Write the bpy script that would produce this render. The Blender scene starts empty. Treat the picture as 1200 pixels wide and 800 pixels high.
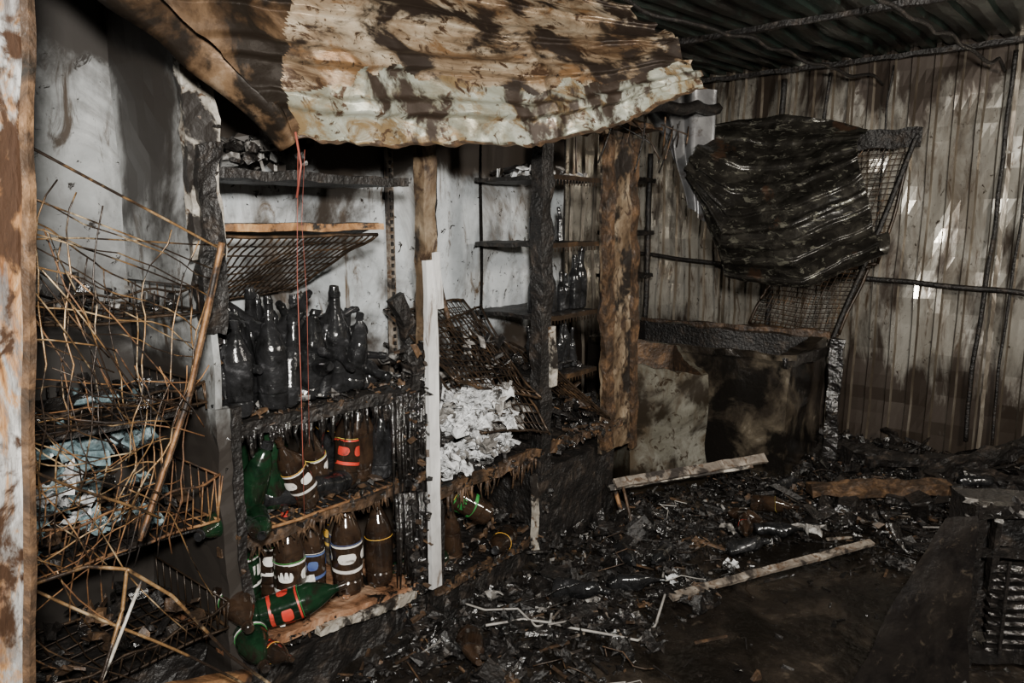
import bpy, math, random
from mathutils import Vector, Matrix, Euler, noise
random.seed(7)
R=random.random
def U(a,b): return a+(b-a)*R()
V=Vector
sc=bpy.context.scene

# ------------------------------------------------------------------ materials
def mat(name, ramp, scale=3.0, soot=None, soot_col=(.008,.007,.006), soot_scale=2.0, rough=.7, metal=0.0,
        bump=.3, bscale=40, stretch=(1,1,1), spec=.5, trans=0.0, sootstretch=(1,1,1), rough2=None, zg=None, zg2=None, dist=.6, coat=0, spk=None):
    m=bpy.data.materials.new(name); m.use_nodes=True
    nt=m.node_tree; N=nt.nodes; L=nt.links
    b=N['Principled BSDF']; b.inputs['Roughness'].default_value=rough; b.inputs['Metallic'].default_value=metal
    b.inputs['Specular IOR Level'].default_value=spec
    if trans: b.inputs['Transmission Weight'].default_value=trans
    if coat: b.inputs['Coat Weight'].default_value=coat; b.inputs['Coat Roughness'].default_value=.15
    g=N.new('ShaderNodeNewGeometry')
    mp=N.new('ShaderNodeMapping'); mp.inputs['Scale'].default_value=stretch; L.new(g.outputs['Position'],mp.inputs['Vector'])
    n=N.new('ShaderNodeTexNoise'); n.inputs['Scale'].default_value=scale; n.inputs['Detail'].default_value=9; n.inputs['Roughness'].default_value=.65; n.inputs['Distortion'].default_value=dist
    L.new(mp.outputs[0],n.inputs['Vector'])
    cr=N.new('ShaderNodeValToRGB'); L.new(n.outputs['Fac'],cr.inputs['Fac'])
    e=cr.color_ramp.elements
    while len(e)>1: e.remove(e[-1])
    e[0].position=ramp[0][0]; e[0].color=(*ramp[0][1],1)
    for p,c in ramp[1:]:
        x=e.new(p); x.color=(*c,1)
    out=cr.outputs['Color']
    if spk:
        for (lo,hi,s_,st_,col) in spk:
            mp3=N.new('ShaderNodeMapping'); mp3.inputs['Scale'].default_value=st_; mp3.inputs['Location'].default_value=(7.3,2.2,s_)
            L.new(g.outputs['Position'],mp3.inputs['Vector'])
            n4=N.new('ShaderNodeTexNoise'); n4.inputs['Scale'].default_value=s_; n4.inputs['Detail'].default_value=8; n4.inputs['Roughness'].default_value=.7; n4.inputs['Distortion'].default_value=.8
            L.new(mp3.outputs[0],n4.inputs['Vector'])
            r4=N.new('ShaderNodeMapRange'); r4.inputs['From Min'].default_value=lo; r4.inputs['From Max'].default_value=hi; L.new(n4.outputs['Fac'],r4.inputs['Value'])
            mx=N.new('ShaderNodeMix'); mx.data_type='RGBA'; L.new(r4.outputs[0],mx.inputs[0]); L.new(out,mx.inputs[6]); mx.inputs[7].default_value=(*col,1)
            out=mx.outputs[2]
    if soot:
        mp2=N.new('ShaderNodeMapping'); mp2.inputs['Scale'].default_value=sootstretch; mp2.inputs['Location'].default_value=(3.1,1.7,.4)
        L.new(g.outputs['Position'],mp2.inputs['Vector'])
        n2=N.new('ShaderNodeTexNoise'); n2.inputs['Scale'].default_value=soot_scale; n2.inputs['Detail'].default_value=10; n2.inputs['Roughness'].default_value=.62; n2.inputs['Distortion'].default_value=.4
        L.new(mp2.outputs[0],n2.inputs['Vector'])
        src=n2.outputs['Fac']
        for z in (zg,zg2):
            if z:
                sx=N.new('ShaderNodeSeparateXYZ'); L.new(g.outputs['Position'],sx.inputs[0])
                mr=N.new('ShaderNodeMapRange'); mr.interpolation_type='SMOOTHSTEP'
                mr.inputs['From Min'].default_value=z[0]; mr.inputs['From Max'].default_value=z[1]; mr.inputs['To Min'].default_value=0; mr.inputs['To Max'].default_value=z[2]
                L.new(sx.outputs['XYZ'.index(z[3]) if len(z)>3 else 2],mr.inputs['Value'])
                ad=N.new('ShaderNodeMath'); ad.operation='ADD'; L.new(src,ad.inputs[0]); L.new(mr.outputs[0],ad.inputs[1]); src=ad.outputs[0]
        r2=N.new('ShaderNodeMapRange'); r2.interpolation_type='SMOOTHSTEP'
        r2.inputs['From Min'].default_value=soot[0]; r2.inputs['From Max'].default_value=soot[1]
        L.new(src,r2.inputs['Value'])
        mx=N.new('ShaderNodeMix'); mx.data_type='RGBA'; L.new(r2.outputs[0],mx.inputs[0]); L.new(out,mx.inputs[6]); mx.inputs[7].default_value=(*soot_col,1)
        out=mx.outputs[2]
        if rough2 is not None:
            m3=N.new('ShaderNodeMapRange'); m3.inputs['To Min'].default_value=rough; m3.inputs['To Max'].default_value=rough2
            L.new(r2.outputs[0],m3.inputs['Value']); L.new(m3.outputs[0],b.inputs['Roughness'])
    L.new(out,b.inputs['Base Color'])
    if bump:
        n3=N.new('ShaderNodeTexNoise'); n3.inputs['Scale'].default_value=bscale; n3.inputs['Detail'].default_value=6; L.new(mp.outputs[0],n3.inputs['Vector'])
        bp=N.new('ShaderNodeBump'); bp.inputs['Strength'].default_value=bump; bp.inputs['Distance'].default_value=.01
        L.new(n3.outputs['Fac'],bp.inputs['Height']); L.new(bp.outputs[0],b.inputs['Normal'])
    return m
I1=(1,1,1)
DK=(.012,.009,.007); BR=(.07,.038,.018)
CHAR=mat('char',[(.3,(.003,.003,.003)),(.55,(.011,.009,.008)),(.7,(.045,.034,.026))],scale=14,rough=.5,bump=1,bscale=60)
CHARG=mat('char_gloss',[(.3,(.003,.003,.003)),(.6,(.014,.012,.011)),(.75,(.06,.05,.04))],scale=20,rough=.2,bump=1,bscale=45,spec=.8)
ASH=mat('ash_grey',[(.3,(.03,.028,.026)),(.5,(.14,.13,.12)),(.65,(.42,.41,.39))],scale=26,rough=.9,bump=.6)
WHITEASH=mat('white_ash',[(.3,(.22,.22,.22)),(.5,(.55,.56,.57)),(.7,(.88,.89,.9))],scale=18,rough=.85,bump=.4,spk=[(.52,.60,22,I1,(.03,.028,.026))])
BROWN=mat('burnt_brown',[(.3,(.008,.006,.004)),(.5,(.042,.024,.013)),(.7,(.15,.085,.042))],scale=15,rough=.55,bump=.8,bscale=50)
RUST=mat('rusty_steel',[(.3,(.03,.015,.008)),(.48,(.13,.06,.024)),(.62,(.29,.155,.065)),(.75,(.45,.32,.18))],scale=9,rough=.6,bump=.5,metal=.2,soot=(.5,.6),soot_scale=6,soot_col=(.014,.01,.008))
WIRE=mat('rusty_wire',[(.3,(.04,.02,.01)),(.5,(.22,.125,.052)),(.68,(.58,.46,.29))],scale=9,rough=.4,bump=.3,metal=.4,soot=(.46,.56),soot_scale=6,soot_col=(.02,.013,.009))
DWIRE=mat('dark_wire',[(.3,(.008,.006,.005)),(.55,(.035,.022,.013)),(.72,(.14,.08,.04))],scale=9,rough=.4,bump=.3,metal=.3)
WOOD=mat('scorched_plank',[(.3,(.06,.048,.038)),(.5,(.16,.135,.11)),(.7,(.34,.30,.255))],scale=14,rough=.7,bump=.6,soot=(.50,.57),soot_scale=7,soot_col=(.018,.013,.01),spk=[(.52,.62,24,I1,BR)])
PALEW=mat('pale_peeled_wood',[(.3,(.3,.29,.28)),(.5,(.5,.495,.485)),(.7,(.68,.675,.665))],scale=10,stretch=(1,1,.2),rough=.5,bump=.3,soot=(.58,.66),soot_scale=5,soot_col=(.06,.045,.035),spk=[(.56,.64,20,(1,1,.2),(.16,.13,.11))])
DIRTW=mat('dirty_painted_edge',[(.3,(.12,.10,.08)),(.5,(.29,.265,.225)),(.7,(.55,.52,.47))],scale=12,rough=.6,bump=.5,soot=(.48,.56),soot_scale=9,soot_col=DK,spk=[(.54,.62,22,I1,BR)])
RUSTP=mat('rust_stained_board',[(.3,(.025,.018,.012)),(.46,(.10,.066,.038)),(.6,(.215,.165,.11)),(.75,(.40,.35,.28))],scale=6,stretch=(1,1,.6),rough=.5,bump=.4,soot=(.47,.57),soot_scale=6,soot_col=DK,spk=[(.52,.60,16,(1,1,.6),(.035,.02,.012))])
EDGEW=mat('orange_scorched_edge',[(.3,(.06,.028,.012)),(.5,(.25,.12,.045)),(.68,(.45,.27,.12))],scale=14,rough=.55,bump=.5,soot=(.5,.58),soot_scale=8)
PANEL=mat('white_wall_panel',[(.3,(.26,.28,.29)),(.5,(.46,.49,.51)),(.7,(.66,.69,.71))],scale=2.2,rough=.26,spec=.5,bump=.06,bscale=25,soot=(.46,.62),soot_scale=2.3,soot_col=(.03,.022,.016),zg=(1.70,2.0,.36),zg2=(1.3,.55,.3),rough2=.6,
  spk=[(.48,.64,3.5,(1,1,.5),(.16,.15,.14)),(.56,.65,9,(1,1,.3),(.10,.07,.045)),(.60,.64,22,I1,DK)])
PANELB=mat('smoky_wall_panel',[(.3,(.12,.12,.12)),(.5,(.28,.29,.29)),(.7,(.52,.53,.53))],scale=1.8,rough=.26,spec=.5,bump=.06,bscale=25,soot=(.45,.62),soot_scale=2.0,soot_col=(.020,.016,.013),zg=(2.0,2.3,.3),zg2=(1.45,.95,.24),rough2=.6,
  spk=[(.48,.64,3.2,(1,1,.5),(.10,.092,.085)),(.57,.65,10,(1,1,.4),(.06,.045,.033)),(.60,.64,22,I1,DK)])
spkW=[(.49,.67,3.5,(1.6,1,.5),(.22,.185,.145)),(.54,.66,9,(1.8,1,.35),(.115,.078,.05)),(.60,.65,24,(1,1,.8),(.035,.022,.013))]
BACKW=mat('sooty_cream_sheet_metal',[(.30,(.25,.23,.195)),(.45,(.37,.35,.305)),(.60,(.48,.46,.41)),(.74,(.62,.60,.56))],scale=2.0,stretch=(1.6,1,.5),rough=.20,metal=.5,bump=.05,bscale=14,
   soot=(.50,.67),soot_scale=2.2,sootstretch=(2,1,.6),soot_col=(.035,.025,.018),zg=(2.1,2.65,.2),zg2=(1.0,.2,.3),rough2=.5,spk=spkW)
RIBD=mat('rust_stained_rib',[(.3,(.045,.034,.025)),(.5,(.145,.12,.09)),(.7,(.34,.31,.26))],scale=4,stretch=(2,1,.5),rough=.32,metal=.45,bump=.1)
ROOF=mat('dark_green_roof_sheet',[(.35,(.006,.009,.008)),(.55,(.018,.031,.025)),(.72,(.05,.075,.062))],scale=2,stretch=(2,.5,1),rough=.3,bump=.2,metal=.3,soot=(.48,.58),soot_scale=3)
FLOOR=mat('wet_sooty_floor',[(.3,(.005,.004,.0035)),(.5,(.014,.011,.0085)),(.7,(.05,.039,.029))],scale=4,rough=.3,bump=.8,bscale=30,soot=(.45,.6),soot_scale=3,soot_col=(.006,.005,.004),rough2=.1,spk=[(.6,.68,18,I1,(.06,.047,.034))])
SHEET=mat('scorched_sheet_metal',[(.30,(.035,.022,.014)),(.40,(.11,.068,.038)),(.48,(.27,.195,.125)),(.58,(.46,.375,.27)),(.70,(.62,.55,.44))],scale=2.6,stretch=(1.5,.6,2.2),rough=.30,metal=.4,bump=.15,bscale=22,
   soot=(.48,.57),soot_scale=3.6,sootstretch=(1.5,.8,2.0),soot_col=(.020,.013,.009),rough2=.5,dist=1.4,spk=[(.54,.64,8,(1,.7,1.6),(.18,.10,.046)),(.54,.60,16,(1,.6,1.6),(.05,.028,.016)),(.59,.65,40,I1,DK)])
SHEETP=mat('pale_scorched_sheet',[(.32,(.11,.085,.05)),(.42,(.22,.21,.155)),(.54,(.33,.345,.285)),(.7,(.50,.51,.45))],scale=5,stretch=(1,.7,1.6),rough=.30,metal=.35,bump=.15,
   soot=(.49,.57),soot_scale=4.5,soot_col=(.028,.018,.012),rough2=.5,spk=[(.51,.61,8,(1,.6,1.4),(.19,.13,.065)),(.55,.61,18,I1,(.055,.03,.016))])
SHEETR=mat('rust_folded_sheet',[(.3,(.012,.009,.007)),(.46,(.055,.032,.017)),(.6,(.17,.105,.058)),(.75,(.36,.28,.20))],scale=5,rough=.4,metal=.4,bump=.25,soot=(.45,.54),soot_scale=5,soot_col=(.014,.010,.007))
CURL=mat('dark_curled_sheet',[(.32,(.010,.009,.008)),(.5,(.022,.020,.017)),(.64,(.05,.046,.038))],scale=9,rough=.25,metal=.55,bump=.25,soot=(.60,.68),soot_scale=4,soot_col=(.05,.028,.017),rough2=.5,spk=[(.57,.61,26,(.6,1,1.3),(.15,.145,.115))])
CURLG=mat('grey_curled_sheet',[(.35,(.09,.09,.09)),(.55,(.19,.19,.195)),(.72,(.34,.34,.34))],scale=3,rough=.32,metal=.5,bump=.1,spk=[(.55,.66,8,I1,(.06,.045,.035))])
BIN=mat('scorched_white_enamel',[(.3,(.05,.045,.034)),(.48,(.12,.113,.09)),(.66,(.23,.225,.195))],scale=3,rough=.3,bump=.12,metal=.25,soot=(.44,.58),soot_scale=3.5,soot_col=(.02,.015,.010),zg=(.35,0,.25),spk=[(.46,.60,6,(1,1,.5),(.07,.053,.035)),(.55,.61,16,I1,(.03,.02,.012))])
CHEST=mat('burnt_enamel_cabinet',[(.33,(.009,.007,.006)),(.5,(.028,.022,.016)),(.64,(.10,.082,.058)),(.75,(.26,.23,.18))],scale=4,rough=.26,bump=.3,metal=.2,soot=(.47,.57),soot_scale=3,rough2=.18)
sb=[(.50,.62,9,I1,DK)]; sb2=[(.60,.68,26,I1,DK),(.57,.68,12,I1,(.03,.02,.012))]
BBR=mat('brown_bottle_plastic',[(.35,(.010,.006,.0045)),(.6,(.034,.020,.012))],scale=10,rough=.11,bump=.1,spec=.6,coat=.4,spk=sb)
BGR=mat('green_bottle_plastic',[(.35,(.003,.010,.005)),(.6,(.008,.028,.012))],scale=10,rough=.12,bump=.1,trans=.1,spk=sb)
BCL=mat('smoky_bottle_plastic',[(.35,(.08,.06,.045)),(.6,(.22,.19,.15))],scale=10,rough=.2,bump=.1,trans=.4,spk=sb)
BBK=mat('sooted_bottle_glass',[(.35,(.004,.004,.004)),(.6,(.016,.016,.017)),(.75,(.10,.10,.105))],scale=16,rough=.16,bump=.3)
LG=mat('green_label',[(.4,(.02,.16,.035)),(.6,(.05,.32,.07))],scale=6,rough=.35,bump=0,spk=sb2)
LO=mat('orange_label',[(.4,(.8,.38,.04)),(.6,(.9,.56,.10))],scale=6,rough=.35,bump=0,spk=sb2)
LW=mat('white_label',[(.4,(.58,.56,.52)),(.6,(.78,.76,.72))],scale=6,rough=.35,bump=0,spk=sb2)
LR=mat('red_label',[(.4,(.38,.02,.015)),(.6,(.55,.05,.03))],scale=6,rough=.35,bump=0,spk=sb2)
LB=mat('blue_label',[(.4,(.04,.06,.18)),(.6,(.09,.14,.30))],scale=6,rough=.35,bump=0,spk=sb2)
LY=mat('yellow_label',[(.4,(.75,.58,.06)),(.6,(.88,.76,.16))],scale=6,rough=.35,bump=0,spk=sb2)
BLUEP=mat('pale_melted_plastic',[(.35,(.05,.08,.09)),(.55,(.24,.34,.37)),(.7,(.62,.7,.72))],scale=12,rough=.25,bump=.3,spk=[(.48,.60,9,I1,DK)])
RED=mat('red_cord',[(.4,(.14,.03,.02)),(.6,(.28,.07,.045))],scale=6,rough=.6,bump=0)
CABLE=mat('grey_cable',[(.35,(.15,.14,.13)),(.65,(.42,.40,.37))],scale=9,rough=.5,bump=.1)
SHELFB=mat('rust_brown_shelf_board',[(.32,(.04,.02,.012)),(.5,(.22,.11,.06)),(.68,(.44,.29,.19))],scale=9,rough=.25,bump=.5,soot=(.55,.61),soot_scale=9)

# ------------------------------------------------------------------ mesh builder
class MB:
    def __init__(s,*mats): s.v=[];s.f=[];s.m=[];s.mats=list(mats);s.sm=[]
    def mi(s,m):
        if m not in s.mats: s.mats.append(m)
        return s.mats.index(m)
    def add(s,vs,fs,m,smooth=False):
        o=len(s.v); s.v+= [tuple(v) for v in vs]; k=s.mi(m)
        for f in fs: s.f.append(tuple(i+o for i in f)); s.m.append(k); s.sm.append(smooth)
    def box(s,c,size,rot=(0,0,0),m=None):
        M=Euler(rot).to_matrix(); c=V(c); h=V(size)/2
        vs=[c+M@V((x*h.x,y*h.y,z*h.z)) for x in(-1,1) for y in(-1,1) for z in(-1,1)]
        s.add(vs,[(0,1,3,2),(4,6,7,5),(0,4,5,1),(2,3,7,6),(0,2,6,4),(1,5,7,3)],m)
    def rbox(s,c,size,rot=(0,0,0),m=None,seg=.03,amp=.01,freq=9,maxn=60,warp=None):
        M=Euler(rot).to_matrix(); c=V(c); h=V(size)/2
        for ax in range(3):
            a,b=[(1,2),(2,0),(0,1)][ax]
            na=max(1,min(maxn,int(size[a]/seg))); nb=max(1,min(maxn,int(size[b]/seg)))
            for sg in(-1,1):
                vs=[];fs=[]
                for i in range(na+1):
                    for j in range(nb+1):
                        p=V((0,0,0)); p[ax]=sg*h[ax]; p[a]=(-1+2*i/na)*h[a]; p[b]=(-1+2*j/nb)*h[b]
                        p=c+M@p
                        if warp: p=warp(p)
                        p=p+noise.noise_vector(p*freq)*amp+noise.noise_vector(p*freq*4)*amp*.4
                        vs.append(p)
                for i in range(na):
                    for j in range(nb):
                        q=(i*(nb+1)+j,(i+1)*(nb+1)+j,(i+1)*(nb+1)+j+1,i*(nb+1)+j+1)
                        fs.append(q if sg>0 else q[::-1])
                s.add(vs,fs,m)
    def tube(s,pts,r,m,n=6,r1=None,cap=True):
        pts=[V(p) for p in pts]; vs=[];fs=[]
        L=len(pts)
        for i,p in enumerate(pts):
            t=(pts[min(i+1,L-1)]-pts[max(i-1,0)])
            if t.length<1e-9: t=V((0,0,1))
            t.normalize()
            u=t.cross(V((0,0,1)) if abs(t.z)<.9 else V((1,0,0))).normalized(); w=t.cross(u)
            rr=r if r1 is None else r+(r1-r)*i/(L-1)
            for k in range(n):
                a=2*math.pi*k/n; vs.append(p+u*math.cos(a)*rr+w*math.sin(a)*rr)
        for i in range(L-1):
            for k in range(n):
                fs.append((i*n+k,i*n+(k+1)%n,(i+1)*n+(k+1)%n,(i+1)*n+k))
        if cap: fs.append(tuple(range(n))[::-1]); fs.append(tuple((L-1)*n+k for k in range(n)))
        s.add(vs,fs,m,True)
    def wtube(s,a,b,r,m,amp=.01,seg=.06,n=5,freq=3):
        a=V(a);b=V(b);k=max(2,int((b-a).length/seg))
        s.tube([a+(b-a)*i/k+noise.noise_vector((a+(b-a)*i/k)*freq)*amp for i in range(k+1)],r,m,n)
    def lathe(s,prof,M,n,mf,warp=0):
        vs=[]
        for (r,z) in prof:
            for k in range(n):
                a=2*math.pi*k/n; p=V((r*math.cos(a),r*math.sin(a),z)); p=M@p
                if warp: p=p+noise.noise_vector(p*14)*warp
                vs.append(p)
        for i in range(len(prof)-1):
            m=mf(i) if callable(mf) else mf
            s.add(vs[i*n:(i+2)*n],[(k,(k+1)%n,n+(k+1)%n,n+k) for k in range(n)],m,True)
    def grid(s,fn,nu,nv,mf,smooth=True):
        vs=[fn(i/nu,j/nv) for i in range(nu+1) for j in range(nv+1)]
        if not callable(mf):
            s.add(vs,[(i*(nv+1)+j,(i+1)*(nv+1)+j,(i+1)*(nv+1)+j+1,i*(nv+1)+j+1) for i in range(nu) for j in range(nv)],mf,smooth); return
        o=len(s.v); s.v+=[tuple(v) for v in vs]
        for i in range(nu):
            for j in range(nv):
                m=mf((i+.5)/nu,(j+.5)/nv)
                if m is None: continue
                s.f.append(tuple(o+q for q in (i*(nv+1)+j,(i+1)*(nv+1)+j,(i+1)*(nv+1)+j+1,i*(nv+1)+j+1))); s.m.append(s.mi(m)); s.sm.append(smooth)
    def shard(s,p,sz,m,flat=.4):
        M=Euler((U(0,6.3),U(0,6.3),U(0,6.3))).to_matrix() if R()<.35 else Euler((U(-.5,.5),U(-.5,.5),U(0,6.3))).to_matrix()
        h=V((sz*U(.4,1.3),sz*U(.2,.8),sz*U(.06,flat)))
        vs=[V(p)+M@V((x*h.x*U(.4,1),y*h.y*U(.4,1),z*h.z*U(.4,1))) for x in(-1,1) for y in(-1,1) for z in(-1,1)]
        s.add(vs,[(0,1,3,2),(4,6,7,5),(0,4,5,1),(2,3,7,6),(0,2,6,4),(1,5,7,3)],m)
    def stick(s,p,L,w,m,tilt=.3):
        M=Euler((0,U(-tilt,tilt),U(0,6.3))).to_matrix()
        h=V((L/2,w/2,w*U(.15,.5)))
        vs=[V(p)+M@V((x*h.x*U(.9,1),y*h.y*U(.6,1),z*h.z)) for x in(-1,1) for y in(-1,1) for z in(-1,1)]
        s.add(vs,[(0,1,3,2),(4,6,7,5),(0,4,5,1),(2,3,7,6),(0,2,6,4),(1,5,7,3)],m)
    def crumple(s,p,sz,m,n=7,flat=.5):
        o=V((U(0,50),U(0,50),U(0,50))); M=Euler((U(-.6,.6),U(-.6,.6),U(0,6.3))).to_matrix()
        def fn(u,v):
            q=V((u-.5,v-.5,0))*sz*2
            q=q+noise.noise_vector(o+q*(2.2/sz))*sz*flat+noise.noise_vector(o+q*(6/sz))*sz*.2
            return V(p)+M@q
        s.grid(fn,n,n,m,False)
    def build(s,name,solid=0):
        me=bpy.data.meshes.new(name); me.from_pydata(s.v,[],s.f); me.update()
        for m in s.mats: me.materials.append(m)
        me.polygons.foreach_set('material_index',s.m); me.polygons.foreach_set('use_smooth',s.sm)
        o=bpy.data.objects.new(name,me); sc.collection.objects.link(o)
        if solid:
            md=o.modifiers.new('thickness','SOLIDIFY'); md.thickness=solid; md.offset=0
        return o
def poly(pts,t):
    n=len(pts)-1; x=max(0,min(.99999,t))*n; i=int(x); f=x-i; f2=f*f*(3-2*f)
    return V(pts[i]).lerp(V(pts[i+1]),f*.5+f2*.5)
def nz(x,y,z=0): return noise.noise(V((x,y,z)))

# ------------------------------------------------------------------ room shell
XF=-1.87; XW=-2.36; YB=5.45
def hfl(x,y):
    h=.012
    near=max(0,min(1,(-1.15-x)/.5)); back=max(0,min(1,(y-3.45)/.9))
    d=max(near*(1 if y<3.6 else .7),back)
    h+=d*(.05+.06*max(0,nz(x*2.3,y*2.3,1)+.3))+ .012*nz(x*6,y*6,2)*(.3+d)+.02*d*nz(x*14,y*14,3)
    return h
b=MB(FLOOR)
b.grid(lambda u,v:V((-3.3+u*4.9,-1.6+v*7.1,hfl(-3.3+u*4.9,-1.6+v*7.1))),150,210,FLOOR)
b.build('floor')
def corrsheet(b,m,org,along,up,nrm,L,H,per=.16,w=.04,d=.02,warp=.0,nv=14,side=None):
    ts=[];t=0
    while t<L:
        for q in (0,w,w+.010,(w+per)/2,per-.010): 
            if t+q<=L: ts.append((t+q,q))
        t+=per
    org=V(org);along=V(along);up=V(up);nrm=V(nrm)
    vs=[]
    for t,q in ts:
        for j in range(nv+1):
            p=org+along*t+up*(H*j/nv)
            dd=d if q<w+.001 else 0
            p=p+nrm*(dd+warp*noise.noise(p*1.7)+warp*.4*noise.noise(p*5))
            vs.append(p)
    for i in range(len(ts)-1):
        mm=side if (side and (abs(ts[i][1]-w)<.001 or abs(ts[i][1]-(per-.010))<.001)) else m
        b.add(vs[i*(nv+1):(i+2)*(nv+1)],[(j,nv+1+j,nv+2+j,j+1) for j in range(nv)],mm)
b=MB(BACKW); corrsheet(b,BACKW,(-3.3,YB,0),(1,0,0),(0,0,1),(0,-1,0),4.9,2.75,per=.128,w=.026,d=.022,warp=.06,nv=30,side=RIBD)
for x in (-2.32,-1.495,-.55,.3): b.rbox((x,YB-.035,1.37),(.022,.006,2.75),m=RIBD,seg=.06,amp=.006)
b.build('wall_back')
b=MB(BACKW); corrsheet(b,BACKW,(-3.3,3.3,0),(0,1,0),(0,0,1),(1,0,0),2.2,2.75,warp=.03,side=RIBD); b.build('wall_left_rear')
b=MB(BACKW); corrsheet(b,BACKW,(1.6,-1.6,0),(0,1,0),(0,0,1),(-1,0,0),7.1,2.75,warp=.02,side=RIBD); b.build('wall_right')
b=MB(PANELB); b.box((-.85,-1.62,1.37),(4.9,.03,2.75),m=PANELB); b.build('wall_front')
b=MB(PANEL,PANELB)
b.grid(lambda u,v:V((XW-.03*nz(u*3,v*4,5)-.006,-1.6+u*2.72,v*2.6)),40,30,PANELB)
for (y0,y1) in ((1.13,2.03),(2.055,2.62),(2.64,3.3)):
    b.grid(lambda u,v,y0=y0,y1=y1:V((XW+.025*nz(u*3+y0,v*4,2),y0+u*(y1-y0),v*2.6)),16,30,PANEL)
b.box((XW-.05,.85,1.3),(.03,4.9,2.6),m=CHAR)
b.box((XW-.45,3.31,1.3),(.9,.03,2.6),m=CHAR)
b.build('wall_left')
b=MB(ROOF); 
corrsheet(b,ROOF,(-3.3,-1.6,2.5),(1,0,0),(0,1,0.03),(0,0,-1),4.9,7.1,per=.14,w=.05,d=.03,warp=.03,nv=30)
b.build('ceiling')
b=MB(CHAR,BROWN)
for y in (1.2,2.6,3.9,5.25):
    b.rbox((-.85,y,2.475+y*.03),(4.8,.03,.03),m=CHAR,seg=.08,amp=.012)
for x in (-1.6,-.9,-.3,.5):
    b.wtube((x,2.4,2.46),(x+.3,5.4,2.5),.010,CHAR,amp=.05)
b.build('ceiling_rafter')

b=MB(BROWN,CHAR)
b.box((XW+.02,2.04,1.2),(.016,.035,1.7),m=WOOD)
for i in range(55): b.box((XW+.03,2.04,.4+i*.03),(.008,.012,.016),m=CHAR)
b.build('trim_1')
b=MB(CHAR); b.wtube((-3.1,5.36,1.34),(1.2,5.36,1.07),.018,CHAR,amp=.02); b.wtube((-1.95,5.37,0),(-1.93,5.37,2.6),.022,CHAR,amp=.01); b.build('steel_rail')
b=MB(CHAR)
b.wtube((-.62,5.38,.2),(-.56,5.38,2.6),.014,CHAR,amp=.02); b.wtube((-.48,5.38,.2),(-.44,5.38,2.6),.009,CHAR,amp=.02)
b.wtube((-1.7,5.38,1.3),(-1.62,5.38,2.6),.014,CHAR,amp=.02); b.wtube((-1.25,5.38,1.3),(-1.24,5.38,2.6),.007,CHAR,amp=.03)
b.build('wall_conduit')

# ------------------------------------------------------------------ helper parts
def wiregrid(b,A,B,C,D,nu,nv,r,m,amp=.02,rim=2.0,holes=0,hf=0):
    A,B,C,D=map(V,(A,B,C,D))
    f=lambda u,v:(A.lerp(B,u)).lerp(D.lerp(C,u),v)
    def P(u,v):
        p=f(u,v); p=p+noise.noise_vector(p*3)*amp
        if hf: p=p+noise.noise_vector(p*11)*hf
        return p
    for i in range(nu+1):
        if holes and R()<holes: continue
        rr=r*(rim if i in(0,nu) else 1); e=U(.55,1) if holes and R()<.3 else 1
        j_=U(-.25,.25)*(1 if holes else 0)/nu
        b.tube([P(i/nu+j_*j/14,j/14*e) for j in range(15)],rr,m,5)
    for j in range(nv+1):
        if holes and R()<holes: continue
        rr=r*(rim if j in(0,nv) else 1); e=U(.55,1) if holes and R()<.3 else 1
        j_=U(-.3,.3)*(1 if holes else 0)/nv
        b.tube([P(i/14*e,j/nv+j_*i/14) for i in range(15)],rr,m,5)
def drips(b,p0,p1,n,lmin,lmax,m,r=.008):
    p0=V(p0);p1=V(p1)
    for i in range(n):
        p=p0.lerp(p1,R())+V((U(-.01,.01),0,0)); l=U(lmin,lmax)
        b.tube([p,p+V((U(-.006,.006),U(-.006,.006),-l*.5)),p+V((U(-.01,.01),U(-.01,.01),-l))],r*U(.6,1.6),m,5,r1=r*.3)
def rubble(b,x0,x1,y0,y1,z,n,smin,smax,mats,zj=.03):
    for i in range(n):
        m=random.choice(mats); b.shard((U(x0,x1),U(y0,y1),z+U(0,zj)),U(smin,smax),m)
def flakes(b,a,c,n,spread,smin,smax,mats):
    a=V(a);c=V(c)
    for i in range(n):
        b.shard(a.lerp(c,R())+V((U(-1,1),U(-1,1),U(-1,1)))*spread,U(smin,smax),random.choice(mats),.5)

# ------------------------------------------------------------------ shelving unit A (y 1.0 - 1.72)
b=MB(CHAR)
b.rbox((-2.10,.985,1.15),(.49,.02,2.3),m=PANELB,seg=.05,amp=.012,freq=4)
b.rbox((-1.865,.985,1.85),(.03,.09,.7),m=DIRTW,seg=.02,amp=.012)
b.rbox((-1.855,.985,1.55),(.05,.06,.5),m=CHAR,seg=.02,amp=.018)
b.rbox((-1.86,.99,.55),(.035,.05,1.1),m=PANELB,seg=.03,amp=.010)
b.rbox((-1.85,1.02,.55),(.03,.03,1.1),m=CHAR,seg=.03,amp=.012)
b.rbox((-2.09,1.35,1.735),(.46,.72,.026),(0,.02,0),m=CHAR,seg=.03,amp=.008)
b.rbox((-2.12,1.32,2.02),(.4,.66,.02),(0,.02,0),m=CHAR,seg=.04,amp=.01)
b.rbox((-1.87,1.29,1.585),(.025,.6,.022),(.0,0,0),m=EDGEW,seg=.02,amp=.005)
b.rbox((-1.95,1.29,1.575),(.14,.6,.012),(0,-.25,0),m=CHAR,seg=.03,amp=.004)
wiregrid(b,(-1.88,.99,1.56),(-1.88,1.58,1.555),(-2.30,1.52,1.36),(-2.30,1.02,1.33),24,8,.0028,DWIRE,amp=.018,hf=.008)
b.rbox((-2.08,1.34,1.02),(.44,.70,.028),m=CHAR,seg=.025,amp=.01)
b.rbox((-1.865,1.32,1.015),(.03,.66,.04),m=CHAR,seg=.02,amp=.014)
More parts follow.
